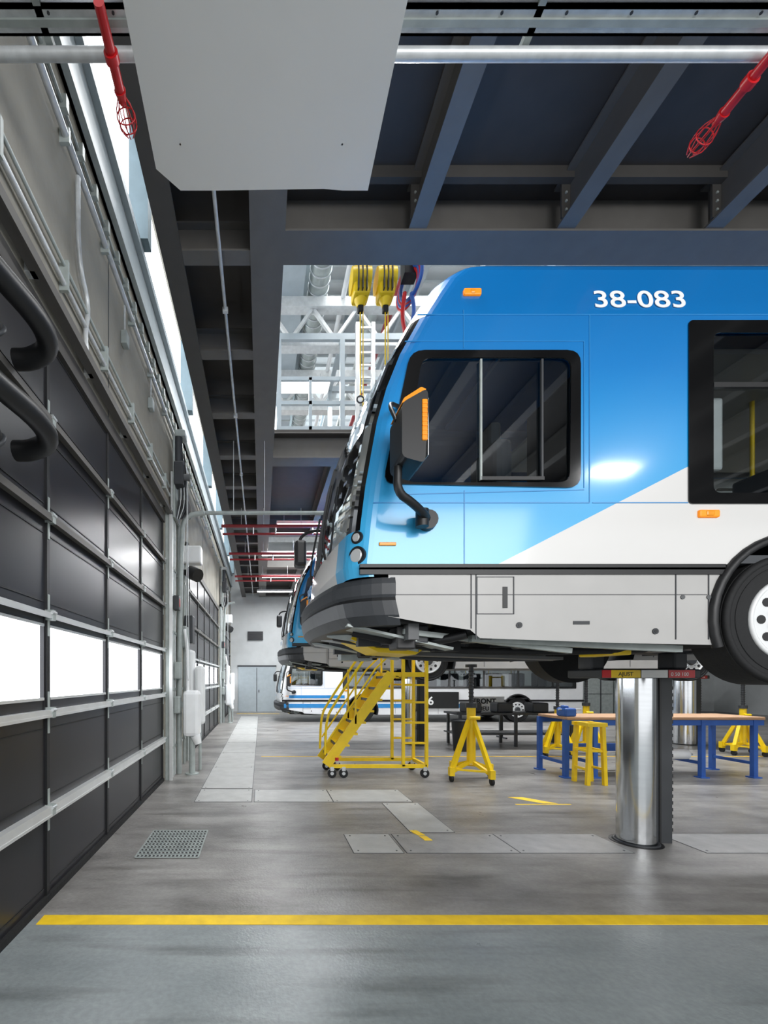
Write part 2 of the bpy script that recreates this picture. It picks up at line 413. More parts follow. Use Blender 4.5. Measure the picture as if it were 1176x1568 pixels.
    for z,xn,bw,rc,w in lv:
        c=front_curve(xn,bw,rc,w)
        k=[(a,b,z) for a,b,v in c]; rg.append([(xn+bw+rc+.03,-w,z)]+k+[(xn+bw+rc+.03,w,z)])
    for i in range(len(rg)-1):
        for j in range(len(rg[0])-1):
            mt='blk' if i==3 else ('midgrey' if (i>=4 and 5<j<len(rg[0])-6) else 'dkgrey')
            mb.add([rg[i][j],rg[i][j+1],rg[i+1][j+1],rg[i+1][j]],[(0,1,2,3)],mt,True)
    mb.add(rg[0],[list(range(len(rg[0])))],'dkgrey'); mb.add(rg[-1],[list(range(len(rg[-1])))],'blk')
    def mirror(s):
        y=s*1.62
        mb.tube([(1.20,s*1.30,1.17),(1.17,s*1.42,1.14),(1.02,s*1.55,1.19),(.90,s*1.6,1.24),(.90,s*1.62,1.40)],.028,'blk',10)
        mb.cyl((1.21,s*1.295,1.15),(1.20,s*1.36,1.15),.07,'blk'); mb.cyl((1.14,s*1.40,1.08),(1.14,s*1.40,1.2),.045,'blk')
        pr=rpoly([(.885,1.40),(1.03,1.36),(1.055,1.72),(1.045,1.83),(.885,1.74)],.035)
        mb.xz([pr],y-.13,'blk',.26)
        mb.xz([rpoly([(.885,1.74),(1.045,1.83),(1.01,1.845),(.90,1.775)],.01)],y-.12,'amberb',.24)
        mb.bbox(1.010,1.045,y-.137,y-.12,1.50,1.76,'amberb',.008)
        for i in range(9): mb.box(1.012,1.042,y-.141,y-.136,1.505+i*.028,1.511+i*.028,'amber')
        mb.box(1.056,1.060,y-.11,y+.11,1.42,1.78,'alu')
        mb.tube([(.89,y,1.7),(.87,s*1.5,1.9),(1.0,s*1.32,1.98)],.014,'blk',8)
    mirror(-1)
    mb.tube([(.86,1.25,1.95),(.70,1.45,2.02),(.55,1.55,1.98),(.52,1.55,1.85)],.022,'blk',8)
    mb.bbox(.46,.62,1.44,1.68,1.55,1.90,'blk',.04)
    # interior
    mb.box(1.0,XR-.1,-1.25,1.25,.86,.92,'inter'); mb.box(2.9,XR-.1,-1.0,1.0,2.60,2.64,'skirt')
    mb.box(.80,1.15,-1.15,1.15,.95,1.32,'blk')
    mb.ring((1.18,-.65,1.50),.22,.016,(-.55,0,.83),'blk'); mb.cyl((1.0,-.65,1.25),(1.18,-.65,1.5),.03,'blk')
    mb.bbox(1.55,2.0,-.9,-.42,1.15,1.30,'seat',.05); mb.bbox(1.93,2.08,-.9,-.42,1.25,2.0,'seat',.05); mb.bbox(1.95,2.05,-.78,-.54,2.0,2.2,'seat',.04)
    mb.cyl((1.75,-.66,.9),(1.75,-.66,1.15),.08,'blk')
    mb.box(2.55,2.60,-1.2,-.3,.95,2.5,'inter')
    mb.bbox(3.36,3.49,-1.2,-1.10,1.58,2.13,'whitew',.02)
    mb.box(1.1,1.4,.2,.5,.9,1.55,'dkgrey')
    x=4.2
    while x<11.5:
        for yy in (-1.15,-.65,.3,.75):
            mb.bbox(x,x+.42,yy,yy+.4,1.25,1.36,'seat',.03); mb.bbox(x+.36,x+.44,yy,yy+.4,1.36,1.9,'seat',.03)
            mb.box(x+.15,x+.2,yy+.15,yy+.2,.92,1.25,'blk')
        mb.cyl((x+.4,-.4,.92),(x+.4,-.4,2.6),.017,'yel',seg=8)
        x+=.95
    # chassis and under-body
    mb.bbox(1.0,XR-.3,-.85,.85,.34,.86,'blk',.05)
    mb.box(.95,1.5,-1.2,1.2,.42,.62,'blk')
    mb.box(1.5,WX-.65,-1.28,1.28,.40,.44,'dkgrey'); mb.box(WX+.65,WX2-.65,-1.28,1.28,.33,.38,'dkgrey')
    for yy in (-.62,.62): mb.box(.85,XR-.3,yy-.05,yy+.05,.29,.45,'dkgrey')
    for xx in (1.15,1.7,2.3,2.9,5.0,6.2,7.4,8.6): mb.box(xx-.04,xx+.04,-1.2,1.2,.30,.42,'midgrey')
    mb.cyl((WX,-1.0,.42),(WX,1.0,.42),.085,'dkgrey'); mb.cyl((WX2,-1.0,.42),(WX2,1.0,.42),.12,'dkgrey')
    mb.cyl((WX2,0,.42),(WX2+.3,0,.42),.22,'dkgrey'); mb.bbox(WX-.5,WX+.5,-.45,.45,.29,.5,'dkgrey',.03)
    for yy in (-.75,.75):
        mb.cyl((WX-.28,yy,.3),(WX-.28,yy,.62),.12,'rub'); mb.cyl((WX+.28,yy,.3),(WX+.28,yy,.62),.12,'rub')
    mb.cyl((1.85,-1.0,.36),(2.75,-1.0,.36),.09,'dkgrey'); mb.cyl((1.85,.9,.36),(2.75,.9,.36),.11,'dkgrey')
    # yellow tow bracket plate and slanted approach plates seen from below
    mb.xz([[(.80,.36),(1.05,.24),(1.38,.22),(1.45,.27),(1.25,.40),(.85,.42)]],-.6,'yel',.5)
    mb.cyl((1.2,-.62,.30),(1.2,-.60,.30),.04,'blk'); mb.bbox(2.9,3.05,-.9,-.5,.20,.3,'yel',.01)
    mb.beam((.66,-1.0,.42),(1.5,-.95,.24),.24,.02,'galvp'); mb.beam((.62,-.45,.41),(1.35,-.75,.26),.08,.05,'galvp')
    mb.beam((.60,.5,.40),(1.5,.3,.22),.35,.02,'galvp'); mb.beam((1.6,-1.15,.31),(3.2,-1.15,.23),.06,.05,'galvp')
    mb.beam((1.1,-1.1,.37),(2.4,-1.1,.22),.05,.04,'galvp'); mb.beam((1.3,-.2,.25),(2.9,-.2,.2),.2,.03,'midgrey')
    mb.tube([(.75,-.9,.38),(1.1,-.95,.30),(1.6,-.8,.24),(2.3,-.95,.22),(3.2,-.85,.25)],.03,'rub',8)
    mb.tube([(.75,.3,.40),(1.2,.2,.28),(1.9,.4,.22),(3.2,.3,.23)],.03,'dkgrey',8)
    mb.tube([(.7,-.3,.40),(1.05,-.6,.30),(1.4,-1.1,.30),(1.55,-1.2,.34)],.035,'blk',8)
    mb.tube([(.62,.0,.41),(.95,.0,.36),(1.1,.6,.32),(1.0,1.1,.38)],.02,'galv',8)
    for i in range(38):
        x=random.uniform(1.0,3.2); y=random.uniform(-1.1,1.0); a=random.uniform(.05,.2); b=random.uniform(.04,.14)
        mb.bbox(x-a,x+a,y-b,y+b,.22+random.random()*.1,.42,random.choice(['blk','dkgrey','midgrey','rub','galvp']),.012)
    return mb
mb=make_bus('bus','38-083')
D=3.2
bus=mb.obj('city_bus',(0,D+1.3,EYE))
bus2=bpy.data.objects.new('city_bus.001',bus.data); bus2.location=(0,11.5,EYE); scene.collection.objects.link(bus2)
mb=make_bus('whitew','36-041',True)
mb.bbox(6.2,7.7,-1.34,-1.31,.5,1.15,'blk',.01); mb.text('36',.45,(6.25,-1.345,.65),FRONT,'signw',bold=.01)
bus3=mb.obj('city_bus',(.1,18.6,.045)); bus3.name='city_bus.002'

# ------------------------------------------------------------------ LIFT COLUMNS
def lift(name,x,y,r,top):
    mb=MB()
    mb.cyl((x,y,0),(x,y,top),r,'chrome',seg=48)
    mb.ring((x,y,.006),r+.02,.014,(0,0,1),'dkgrey',40); mb.cyl((x,y,0),(x,y,.004),r+.06,'blk',seg=32)
    mb.box(x+r-.01,x+r+.17,y-.05,y+.09,0,top,'dkgrey'); mb.box(x+r+.03,x+r+.05,y-.06,y-.05,0,top,'blk')
    z=.12
    while z<top-.1:
        mb.box(x+r+.17,x+r+.185,y-.045,y+.05,z,z+.035,'blk'); z+=.07
    mb.bbox(x-.55,x+.45,y-.24,y+.24,top-.02,top+.07,'dkgrey',.015)
    mb.box(x-.54,x-.45,y-.243,y-.239,top-.015,top+.06,'red'); mb.box(x-.45,x-.16,y-.243,y-.239,top-.015,top+.06,'yel')
    mb.text('AJUST',.055,(x-.38,y-.244,top+.003),FRONT,'blk'); mb.box(x+.12,x+.38,y-.243,y-.239,top-.015,top+.06,'red')
    mb.text('0 50 100',.05,(x+.14,y-.244,top+.003),FRONT,'signw'); mb.box(x-.15,x+.11,y-.243,y-.239,top-.015,top+.06,'signw')
    for s in (-.5,.35):
        mb.bbox(x+s-.04,x+s+.1,y-.1,y+.1,top+.07,top+.25,'dkgrey',.02)
    return mb.obj(name)
lift('vehicle_lift',3.92,4.58,.165,EYE+.03)
l=lift('vehicle_lift',3.92,11.5,.18,EYE+.03); l.name='vehicle_lift.001'
l=lift('vehicle_lift',11.1,11.5,.24,EYE+.03); l.name='vehicle_lift.002'

# ------------------------------------------------------------------ ROOM SHELL
XL=-1.64
mb=MB(); mb.box(-1.9,24,-7,23.5,-.1,0,'floor'); mb.obj('floor')
doors=[(-.6,7.32),(9.3,16.6),(18.2,22.8)]
ztop=EYE+2.76
edges=[-7]+[v for d in doors for v in d]+[23.0]
for a,b in zip(edges[::2],edges[1::2]):
    mb=MB(); mb.box(XL-.25,XL+.03,a,b,0,ztop,'wallb'); mb.obj('wall_left')
mb=MB()
mb.box(XL-.25,XL+.03,-7,23.0,ztop,EYE+4.84,'wallb')
for y in (1.0,4.6,8.3,12,15.7,19.4): mb.box(XL+.03,XL+.034,y,y+.015,ztop,EYE+4.8,'dkgrey')
mb.box(XL-.25,XL-.05,-7,23.0,EYE+4.84,EYE+5.6,'wallb'); mb.box(XL-.25,XL+.03,-7,23.0,EYE+6.95,EYE+9.5,'wallb')
mb.obj('wall_left')
mb=MB(); mb.box(XL+.0,XL+.12,-7,23.0,EYE+4.84,EYE+4.93,'lightsteel'); mb.box(XL-.05,XL+.06,-7,23.0,EYE+4.84,EYE+5.5,'lightsteel'); mb.box(XL-.05,XL+.13,-7,23.0,EYE+5.42,EYE+5.52,'lightsteel')
mb.obj('trim_1')
ys=[-5,-1.4,2.1,5.6,9.1,12.6,16.1,19.6,22.9]
for i,(a,b) in enumerate(zip(ys,ys[1:])):
    mb=MB(); mb.box(XL-.04,XL-.02,a,b,EYE+5.52,EYE+6.95,'sky')
    mb.box(XL-.04,XL+.22,b-.12,b+.06,EYE+5.52,EYE+6.95,'teal'); mb.obj('window_%d'%(i+1))
mb=MB(); mb.box(-1.9,24,23,23.2,0,EYE+9.5,'roofl'); mb.obj('wall_back')
mb=MB(); mb.box(23.8,24,-7,23,0,EYE+9.5,'roofl'); mb.obj('wall_right')
mb=MB(); mb.box(-1.9,24,-7,23.5,EYE+9.5,EYE+9.7,'roofl')
y=4
while y<23: 
    mb.box(-1.6,23.7,y,y+.12,EYE+9.42,EYE+9.5,'roofl'); y+=.4
mb.obj('ceiling')
mb=MB(); mb.box(-1.2,.75,22.94,23.0,0,2.35,'lightsteel'); mb.box(-.25,-.22,22.93,22.95,0,2.3,'dkgrey'); mb.box(-1.25,.8,22.93,22.97,2.35,2.43,'dkgrey'); mb.box(-.14,-.1,22.9,22.95,1.0,1.15,'blk'); mb.obj('door_4')
mb=MB(); mb.box(-.7,.1,22.9,23.0,3.75,4.2,'dkgrey')
for i in range(7): mb.box(-.66,.06,22.88,22.92,3.78+i*.06,3.81+i*.06,'blk')
mb.obj('ventilation_grille')

# ------------------------------------------------------------------ OVERHEAD DOORS
def ohdoor(name,y0,y1):
    mb=MB(); H=.745; zb=EYE-1.745
    n=6; ys=[]; y=y1-.03
    while y>y0+.2: ys.append(y); y-=1.31
    ys.append(y0+.03)
    for k in range(n):
        a=zb+k*H if k else .01; b=zb+(k+1)*H
        if k==2:
            mb.box(XL-.06,XL-.01,y0,y1,a,a+.10,'doorblk'); mb.box(XL-.06,XL-.01,y0,y1,b-.08,b,'doorblk')
            for yy in ys: mb.box(XL-.06,XL-.005,yy-.05,yy+.05,a,b,'doorblk')
            mb.box(XL-.045,XL-.035,y0,y1,a+.1,b-.08,'sky')
            for q,w in zip(ys,ys[1:]):
                mb.box(XL-.012,XL+.0,w+.05,q-.05,a+.095,a+.115,'alu'); mb.box(XL-.012,XL,w+.05,q-.05,b-.09,b-.07,'alu')
        else:
            mb.box(XL-.06,XL-.01,y0,y1,a+.004,b-.004,'doorblk')
            for q,w in zip(ys,ys[1:]):
                for s in (.10,.62): mb.box(XL-.012,XL-.004,w+.05,q-.05,a+s-.005,a+s+.005,'blk')
        for yy in ys: mb.box(XL-.012,XL+.006,yy-.022,yy+.022,a+.02,b-.02,'blk')
    for k,mt,h in ((1,'alu',.07),(2,'alu',.045),(3,'alu',.03),(4,'steel',.045),(5,'steel',.045)):
        z=zb+k*H
        mb.box(XL-.01,XL+.045,y0,y1,z-h/2,z+h/2,mt); mb.box(XL+.03,XL+.05,y0,y1,z-h/2-.012,z-h/2+.008,mt)
        for yy in ys:
            mb.box(XL-.01,XL+.053,yy-.025,yy+.025,z-.04,z+.04,'galvp'); mb.cyl((XL+.05,yy-.03,z+.02),(XL+.05,yy+.03,z+.02),.013,'galv',seg=8)
            mb.box(XL-.005,XL+.012,yy-.012,yy+.012,z-.16,z+.16,'galvp')
    mb.box(XL-.06,XL+.02,y0,y1,.0,.05,'rub')
    mb.box(XL-.06,XL+.03,y0,y1,ztop-.14,ztop-.0,'steeld')
    return mb.obj(name)
for i,(a,b) in enumerate(doors): ohdoor('door_%d'%(i+1),a,b)
mb=MB()
mb.beam((XL+.10,-2,ztop+.06),(XL+.10,7.4,ztop+.06),.07,.10,'steel'); mb.beam((XL+.14,-2,ztop+.03),(XL+.14,7.4,ztop+.03),.02,.05,'steel')
for y in range(-1,8): mb.box(XL+.03,XL+.1,y-.03,y+.03,ztop+.01,ztop+.12,'galv')
mb.box(XL+.03,XL+.12,7.36,7.46,0,ztop+.1,'galvp'); mb.box(XL+.1,XL+.15,7.33,7.37,0,ztop+.1,'alu')
mb.obj('door_track')
for y in (16.7,9.15):
    mb=MB(); mb.box(XL+.06,XL+.12,y-.05,y+.05,0,ztop+.1,'galvp'); mb.box(XL+.06,XL+.12,y-.05,y+1.5,ztop,ztop+.1,'steel'); mb.obj('door_track')

# ------------------------------------------------------------------ STEEL STRUCTURE
B=EYE+4.3
def ibeam_y(mb,xc,w,y0,y1,z,h,m='steel',t=.02):
    mb.box(xc-w/2,xc+w/2,y0,y1,z,z+t,m); mb.box(xc-.01,xc+.01,y0,y1,z+t,z+h-t,m); mb.box(xc-w/2,xc+w/2,y0,y1,z+h-t,z+h,m)
def ibeam_x(mb,yc,w,x0,x1,z,h,m='steel',t=.02):
    mb.box(x0,x1,yc-w/2,yc+w/2,z,z+t,m); mb.box(x0,x1,yc-.01,yc+.01,z+t,z+h-t,m); mb.box(x0,x1,yc-w/2,yc+w/2,z+h-t,z+h,m)
mb=MB()
mb.box(.06-.17,.06+.17,-2,22.9,B,B+.03,'steel'); mb.box(.045,.075,-2,22.9,B+.03,B+.5,'steel')
mb.box(-1.01,-.80,-6,22.9,B,B+.03,'steeld'); mb.box(-.93,-.88,-6,22.9,B+.03,B+.55,'steeld')
def deckbay(y0,y1,pitch=1.42):
    ibeam_x(mb,y1-.17,.35,.23,23.6,B,.5); ibeam_x(mb,y0+.17,.35,.23,23.6,B,.5)
    x=1.5
    while x<23:
        ibeam_y(mb,x,.17,y0+.3,y1-.3,B+.02,.42)
        mb.box(x-.09,x+.09,y1-.42,y1-.40,B+.05,B+.40,'steeld')
        for q in (-.05,.05):
            for zz in (.12,.2,.28): mb.cyl((x+q,y1-.43,B+zz),(x+q,y1-.42,B+zz),.012,'galvp',seg=6)
        x+=pitch
    mb.box(.1,23.6,y0,y1,B+.47,B+.55,'deck')
    mb.box(.23,23.6,y1-.48,y1-.42,B+.36,B+.47,'steeld')
deckbay(-6,4.54); deckbay(8.5,13.2); deckbay(16.8,22.9)
mb.box(-.90,.1,-6,22.9,B+.47,B+.55,'deck')
y=4.48-1.345*6
while y<22.8:
    ibeam_x(mb,y,.16,-.86,-.1,B+.01,.3); y+=1.345
mb.obj('steel_mezzanine_frame')
mb=MB(); mb.cyl((-.41,2.0,B-.08),(-.41,22,B-.08),.018,'galv')
for y in range(3,22,2): mb.cyl((-.41,y,B-.08),(-.41,y,B),.006,'galv',seg=6); mb.box(-.44,-.38,y-.02,y+.02,B-.11,B-.06,'galv')
mb.obj('hanging_conduit')

def truss(y,z0,h):
    mb=MB()
    mb.box(-1.5,23.7,y-.11,y+.11,z0,z0+.24,'truss'); mb.box(-1.5,23.7,y-.11,y+.11,z0+h,z0+h+.2,'truss')
    x=-1.2
    while x<14:
        mb.beam((x,y,z0+.2),(x+.45,y,z0+h+.03),.08,.06,'truss'); mb.beam((x+.45,y,z0+h+.03),(x+.9,y,z0+.2),.08,.06,'truss'); x+=.9
    for xx in (-1.45,14): mb.box(xx,xx+.08,y-.04,y+.04,z0+.1,z0+h,'truss')
    return mb.obj('roof_truss')
for y in (8.9,11.0,13.6,16.2,19,21.5): truss(y,EYE+6.7,.8)
mb=MB()
for x in (-.2,.95,2.1,3.3,4.6,6): ibeam_y(mb,x,.2,4.8,22.8,EYE+8.3,.4,'lightsteel')
mb.obj('roof_purlins')
mb=MB()
mb.cyl((1.15,5.0,EYE+7.9),(1.15,22,EYE+7.9),.2,'galvp',seg=28)
y=5
while y<22: mb.ring((1.15,y,EYE+7.9),.205,.014,(0,1,0),'galv',28,6); y+=.2
mb.bbox(.25,.85,5.0,22,EYE+7.7,EYE+8.2,'lightsteel',.01)
for y in range(6,22,1): mb.box(.24,.86,y,y+.04,EYE+7.69,EYE+8.21,'galvp')
mb.cyl((2.4,5.0,EYE+7.8),(2.4,22,EYE+7.8),.1,'galvp'); mb.cyl((2.75,5.0,EYE+7.8),(2.75,22,EYE+7.8),.06,'dred'); mb.cyl((1.65,5.0,EYE+7.7),(1.65,22,EYE+7.7),.05,'white')
mb.cyl((-1.3,8.0,EYE+7.9),(10,8.0,EYE+7.9),.05,'galvp')
mb.obj('ventilation_duct')
mb=MB(); z=B+.55
for yy in (8.65,):
    for x in [.35+.62*i for i in range(12)]: mb.beam((x,yy,z),(x,yy,z+1.1),.06,.06,'lightsteel')
    for zz in (.1,.6,1.08): mb.beam((.3,yy,z+zz),(8,yy,z+zz),.06,.07,'lightsteel')
for x in (.35,1.6,3.4): 
    for yy in (8.65,10.2): mb.beam((x,yy,z),(x,yy,z+1.9),.09,.09,'lightsteel')
    mb.beam((x,8.65,z+1.9),(x,10.2,z+1.9),.08,.08,'lightsteel')
mb.beam((.3,8.65,z+1.9),(3.45,8.65,z+1.9),.08,.12,'lightsteel'); mb.beam((.3,10.2,z+1.9),(3.45,10.2,z+1.9),.08,.12,'lightsteel')
mb.obj('mezzanine_guardrail')
mb=MB(); z=B+.55
for x in (1.85,2.15): mb.beam((x,8.42,B+.1),(x,8.42,z+2.0),.07,.07,'alu')
for i in range(10): mb.beam((1.85,8.42,B+.3+i*.24),(2.15,8.42,B+.3+i*.24),.035,.035,'alu')
mb.obj('access_ladder')
mb=MB(); ibeam_x(mb,6.5,.3,-.5,14,EYE+6.35,.45,'lightsteel'); 
for x in (-.4,13.8): mb.box(x-.1,x+.1,6.3,6.7,EYE+6.8,EYE+8.35,'lightsteel')
mb.obj('bridge_crane')
for k,x in enumerate((1.47,1.84)):
    mb=MB(); z=EYE+5.5
    mb.bbox(x-.12,x+.12,6.36,6.62,z+.12,z+.55,'yel',.04); mb.cyl((x-.14,6.49,z+.4),(x+.14,6.49,z+.4),.17,'yel',seg=24)
    mb.cyl((x,6.49,z+.4),(x,6.49,EYE+6.35),.03,'blk'); mb.cyl((x,6.49,z+.14),(x,6.49,z+.02),.10,'yel',r1=.05)
    for q in (-.06,.0,.06): mb.box(x+q-.008,x+q+.008,6.31,6.37,z+.15,z+.5,'dkgrey')
    mb.cyl((x,6.49,z+.05),(x,6.49,EYE+4.2),.010,'yel',seg=6); mb.cyl((x+.04,6.49,z+.05),(x+.04,6.49,EYE+4.0),.008,'yel',seg=6)
    mb.ring((x,6.49,EYE+4.15),.05,.012,(0,1,0),'dkgrey',16); mb.bbox(x-.04,x+.04,6.45,6.53,z-.06,z+.03,'blk',.01)
    mb.obj('tool_balancer_hoist')
mb=MB(); z=EYE+5.85
for i in range(4): mb.ring((2.2,6.42+.05*i,z),.24,.028,(1,.35,0),'red' if i%2 else 'blue',26)
mb.box(2.1,2.3,6.4,6.6,z+.1,EYE+6.34,'blk')
mb.tube([(2.2,6.4,z-.2),(2.25,6.4,z-.5),(2.15,6.4,z-.8)],.03,'blue',8); mb.tube([(2.1,6.4,z-.2),(2.05,6.4,z-.6),(2.2,6.4,z-1.1)],.03,'red',8)
mb.obj('hose_reel')

def lum(x0,x1,y,z,w=.16,power=0,hang=.4):
    mb=MB(); mb.bbox(x0,x1,y-w/2-.02,y+w/2+.02,z,z+.08,'white',.01); mb.box(x0+.03,x1-.03,y-w/2,y+w/2,z-.012,z+.0,'lamp')
    for x in (x0+.2,x1-.2): mb.cyl((x,y,z+.08),(x,y,z+hang),.008,'galv',seg=6)
    mb.obj('linear_luminaire')
    if power:
        li=bpy.data.lights.new('lamp','AREA'); li.shape='RECTANGLE'; li.size=x1-x0; li.size_y=.3; li.energy=power; li.color=(.98,.99,1)
        o=bpy.data.objects.new('luminaire_light',li); o.location=((x0+x1)/2,y,z-.05); scene.collection.objects.link(o)
lum(.3,1.5,9.6,EYE+6.4,.35,170,.3); lum(.4,1.6,12.4,EYE+6.4,.35,170,.3)
lum(.4,2.4,11.5,B-.25,.2,170,.25); lum(5,8,9.6,B-.3,.2,220,.3); lum(9.5,12.5,9.6,B-.3,.2,180,.3)
lum(-.0,2.0,14.4,B-.2,.25,150,.2); lum(-.0,2.0,17.5,B-.2,.25,150,.2); lum(5,8,17.4,B-.3,.2,200,.3); lum(11,14,17.4,B-.3,.2,160,.3); lum(-.2,1.8,20.5,B-.2,.2,110,.2)
lum(.8,2.6,15.4,EYE+6.2,.3,180,.5); lum(6,9,15.4,EYE+6.2,.3,260,.5)
lum(6.35,7.15,-2.0,EYE+4.05,.22,90,.25)

# ------------------------------------------------------------------ PANEL + STRUTS ABOVE CAMERA
mb=MB(); zp=EYE+3.3
mb.xy([(-.66,.9),(.70,.9),(.72,2.955),(.55,2.955),(.42,2.945),(-.30,2.955),(-.545,2.955),(-.68,2.83)],zp,zp+.02,'panel')
for x in (-.5,.5):
    for y in (1.2,2.7): mb.cyl((x,y,zp),(x,y,B),.006,'galv',seg=6)
mb.obj('suspended_ceiling_panel')
mb=MB(); z=EYE+3.6
mb.box(-1.55,9,2.34,2.45,z,z+.02,'galv'); mb.box(-1.55,9,2.34,2.352,z,z+.09,'galv'); mb.box(-1.55,9,2.438,2.45,z,z+.09,'galv'); mb.box(-1.55,9,2.38,2.41,z-.012,z,'galvp')
for x in (-1.0,1.4,3,5,7): mb.cyl((x,2.39,z),(x,2.39,B),.008,'galv',seg=6)
x=-1.5
while x<8: mb.cyl((x,2.363,z-.004),(x,2.363,z),.008,'dkgrey',seg=8); x+=.35
mb.cyl((-1.55,2.50,z-.03),(9,2.50,z-.03),.03,'galv'); mb.cyl((-1.55,2.27,z+.01),(9,2.27,z+.01),.022,'galv')
for x in (-1.2,1.5,3.4,5.5): mb.box(x-.02,x+.02,2.25,2.53,z+.0,z+.04,'galvp')
mb.obj('strut_channel_and_conduit')
def sprinkler(x,y,z):
    mb=MB(); mb.cyl((x,y-.2,z),(x,y+.16,z),.028,'red'); mb.cyl((x,y-.02,z),(x,y+.02,z),.04,'red'); mb.cyl((x,y+.14,z),(x,y+.2,z),.035,'red',r1=.02)
    for k in range(8):
        a=k*math.pi/4; c,s=math.cos(a),math.sin(a)
        mb.tube([(x+.025*c,y+.18,z+.025*s),(x+.055*c,y+.24,z+.055*s),(x+.055*c,y+.31,z+.055*s),(x+.02*c,y+.36,z+.02*s)],.0035,'red',6,1)
    mb.ring((x,y+.26,z),.056,.0035,(0,1,0),'red',20,6); mb.ring((x,y+.31,z),.052,.0035,(0,1,0),'red',20,6)
    mb.obj('sprinkler_head')
sprinkler(-.84,2.46,z-.10); sprinkler(2.86,2.56,z-.10)

# ------------------------------------------------------------------ LEFT WALL SERVICES
mb=MB()
mb.cyl((XL+.07,-2,EYE+3.15),(XL+.07,7.5,EYE+3.15),.02,'galv'); mb.cyl((XL+.07,-2,EYE+3.3),(XL+.07,7.5,EYE+3.3),.014,'galvp')
mb.cyl((XL+.08,-2,EYE+4.34),(XL+.08,22,EYE+4.34),.028,'galv')
mb.tube([(XL+.07,3.75,EYE+4.3),(XL+.07,3.75,EYE+3.6),(XL+.07,4.0,EYE+3.4),(XL+.07,3.9,EYE+3.1),(XL+.07,3.95,EYE+2.9)],.022,'galv',8)
y=-1
while y<20:
    mb.box(XL+.03,XL+.11,y-.015,y+.015,EYE+4.28,EYE+4.4,'galvp')
    if y<7.4: mb.box(XL+.03,XL+.10,y-.015,y+.015,EYE+3.1,EYE+3.34,'galvp')
    y+=.9
# hook-shaped wall cleats and slim upper conduit
mb.cyl((XL+.05,-2,EYE+4.6),(XL+.05,14,EYE+4.6),.014,'galvp')
y=2.2
while y<14: mb.box(XL+.03,XL+.09,y,y+.05,EYE+4.55,EYE+4.66,'galvp'); y+=.32
for yy in (5.0,6.2): mb.bbox(XL+.03,XL+.10,yy,yy+.12,EYE+3.85,EYE+4.0,'galvp',.01); mb.cyl((XL+.06,yy+.06,EYE+4.0),(XL+.06,yy+.06,EYE+4.33),.012,'galv',seg=8)
mb.obj('electrical_conduit')
mb=MB()
for z0 in (EYE+2.08,EYE+1.50):
    mb.tube([(XL+.16,1.3,z0),(XL+.20,1.8,z0+.02),(XL+.28,2.25,z0+.02),(XL+.36,2.55,z0),(XL+.33,2.72,z0-.03),(XL+.18,2.78,z0-.05),(XL+.08,2.78,z0-.05)],.062,'blk',16)
    mb.tube([(XL+.24,2.1,z0-.02),(XL+.24,2.16,z0-.14),(XL+.22,2.3,z0-.24)],.06,'rub',14)
    mb.ring((XL+.22,2.31,z0-.24),.062,.012,(0,1,-.6),'dkgrey',20)
mb.box(XL+.06,XL+.10,1.95,2.05,EYE+1.1,EYE+2.3,'blk')
mb.obj('exhaust_hose')

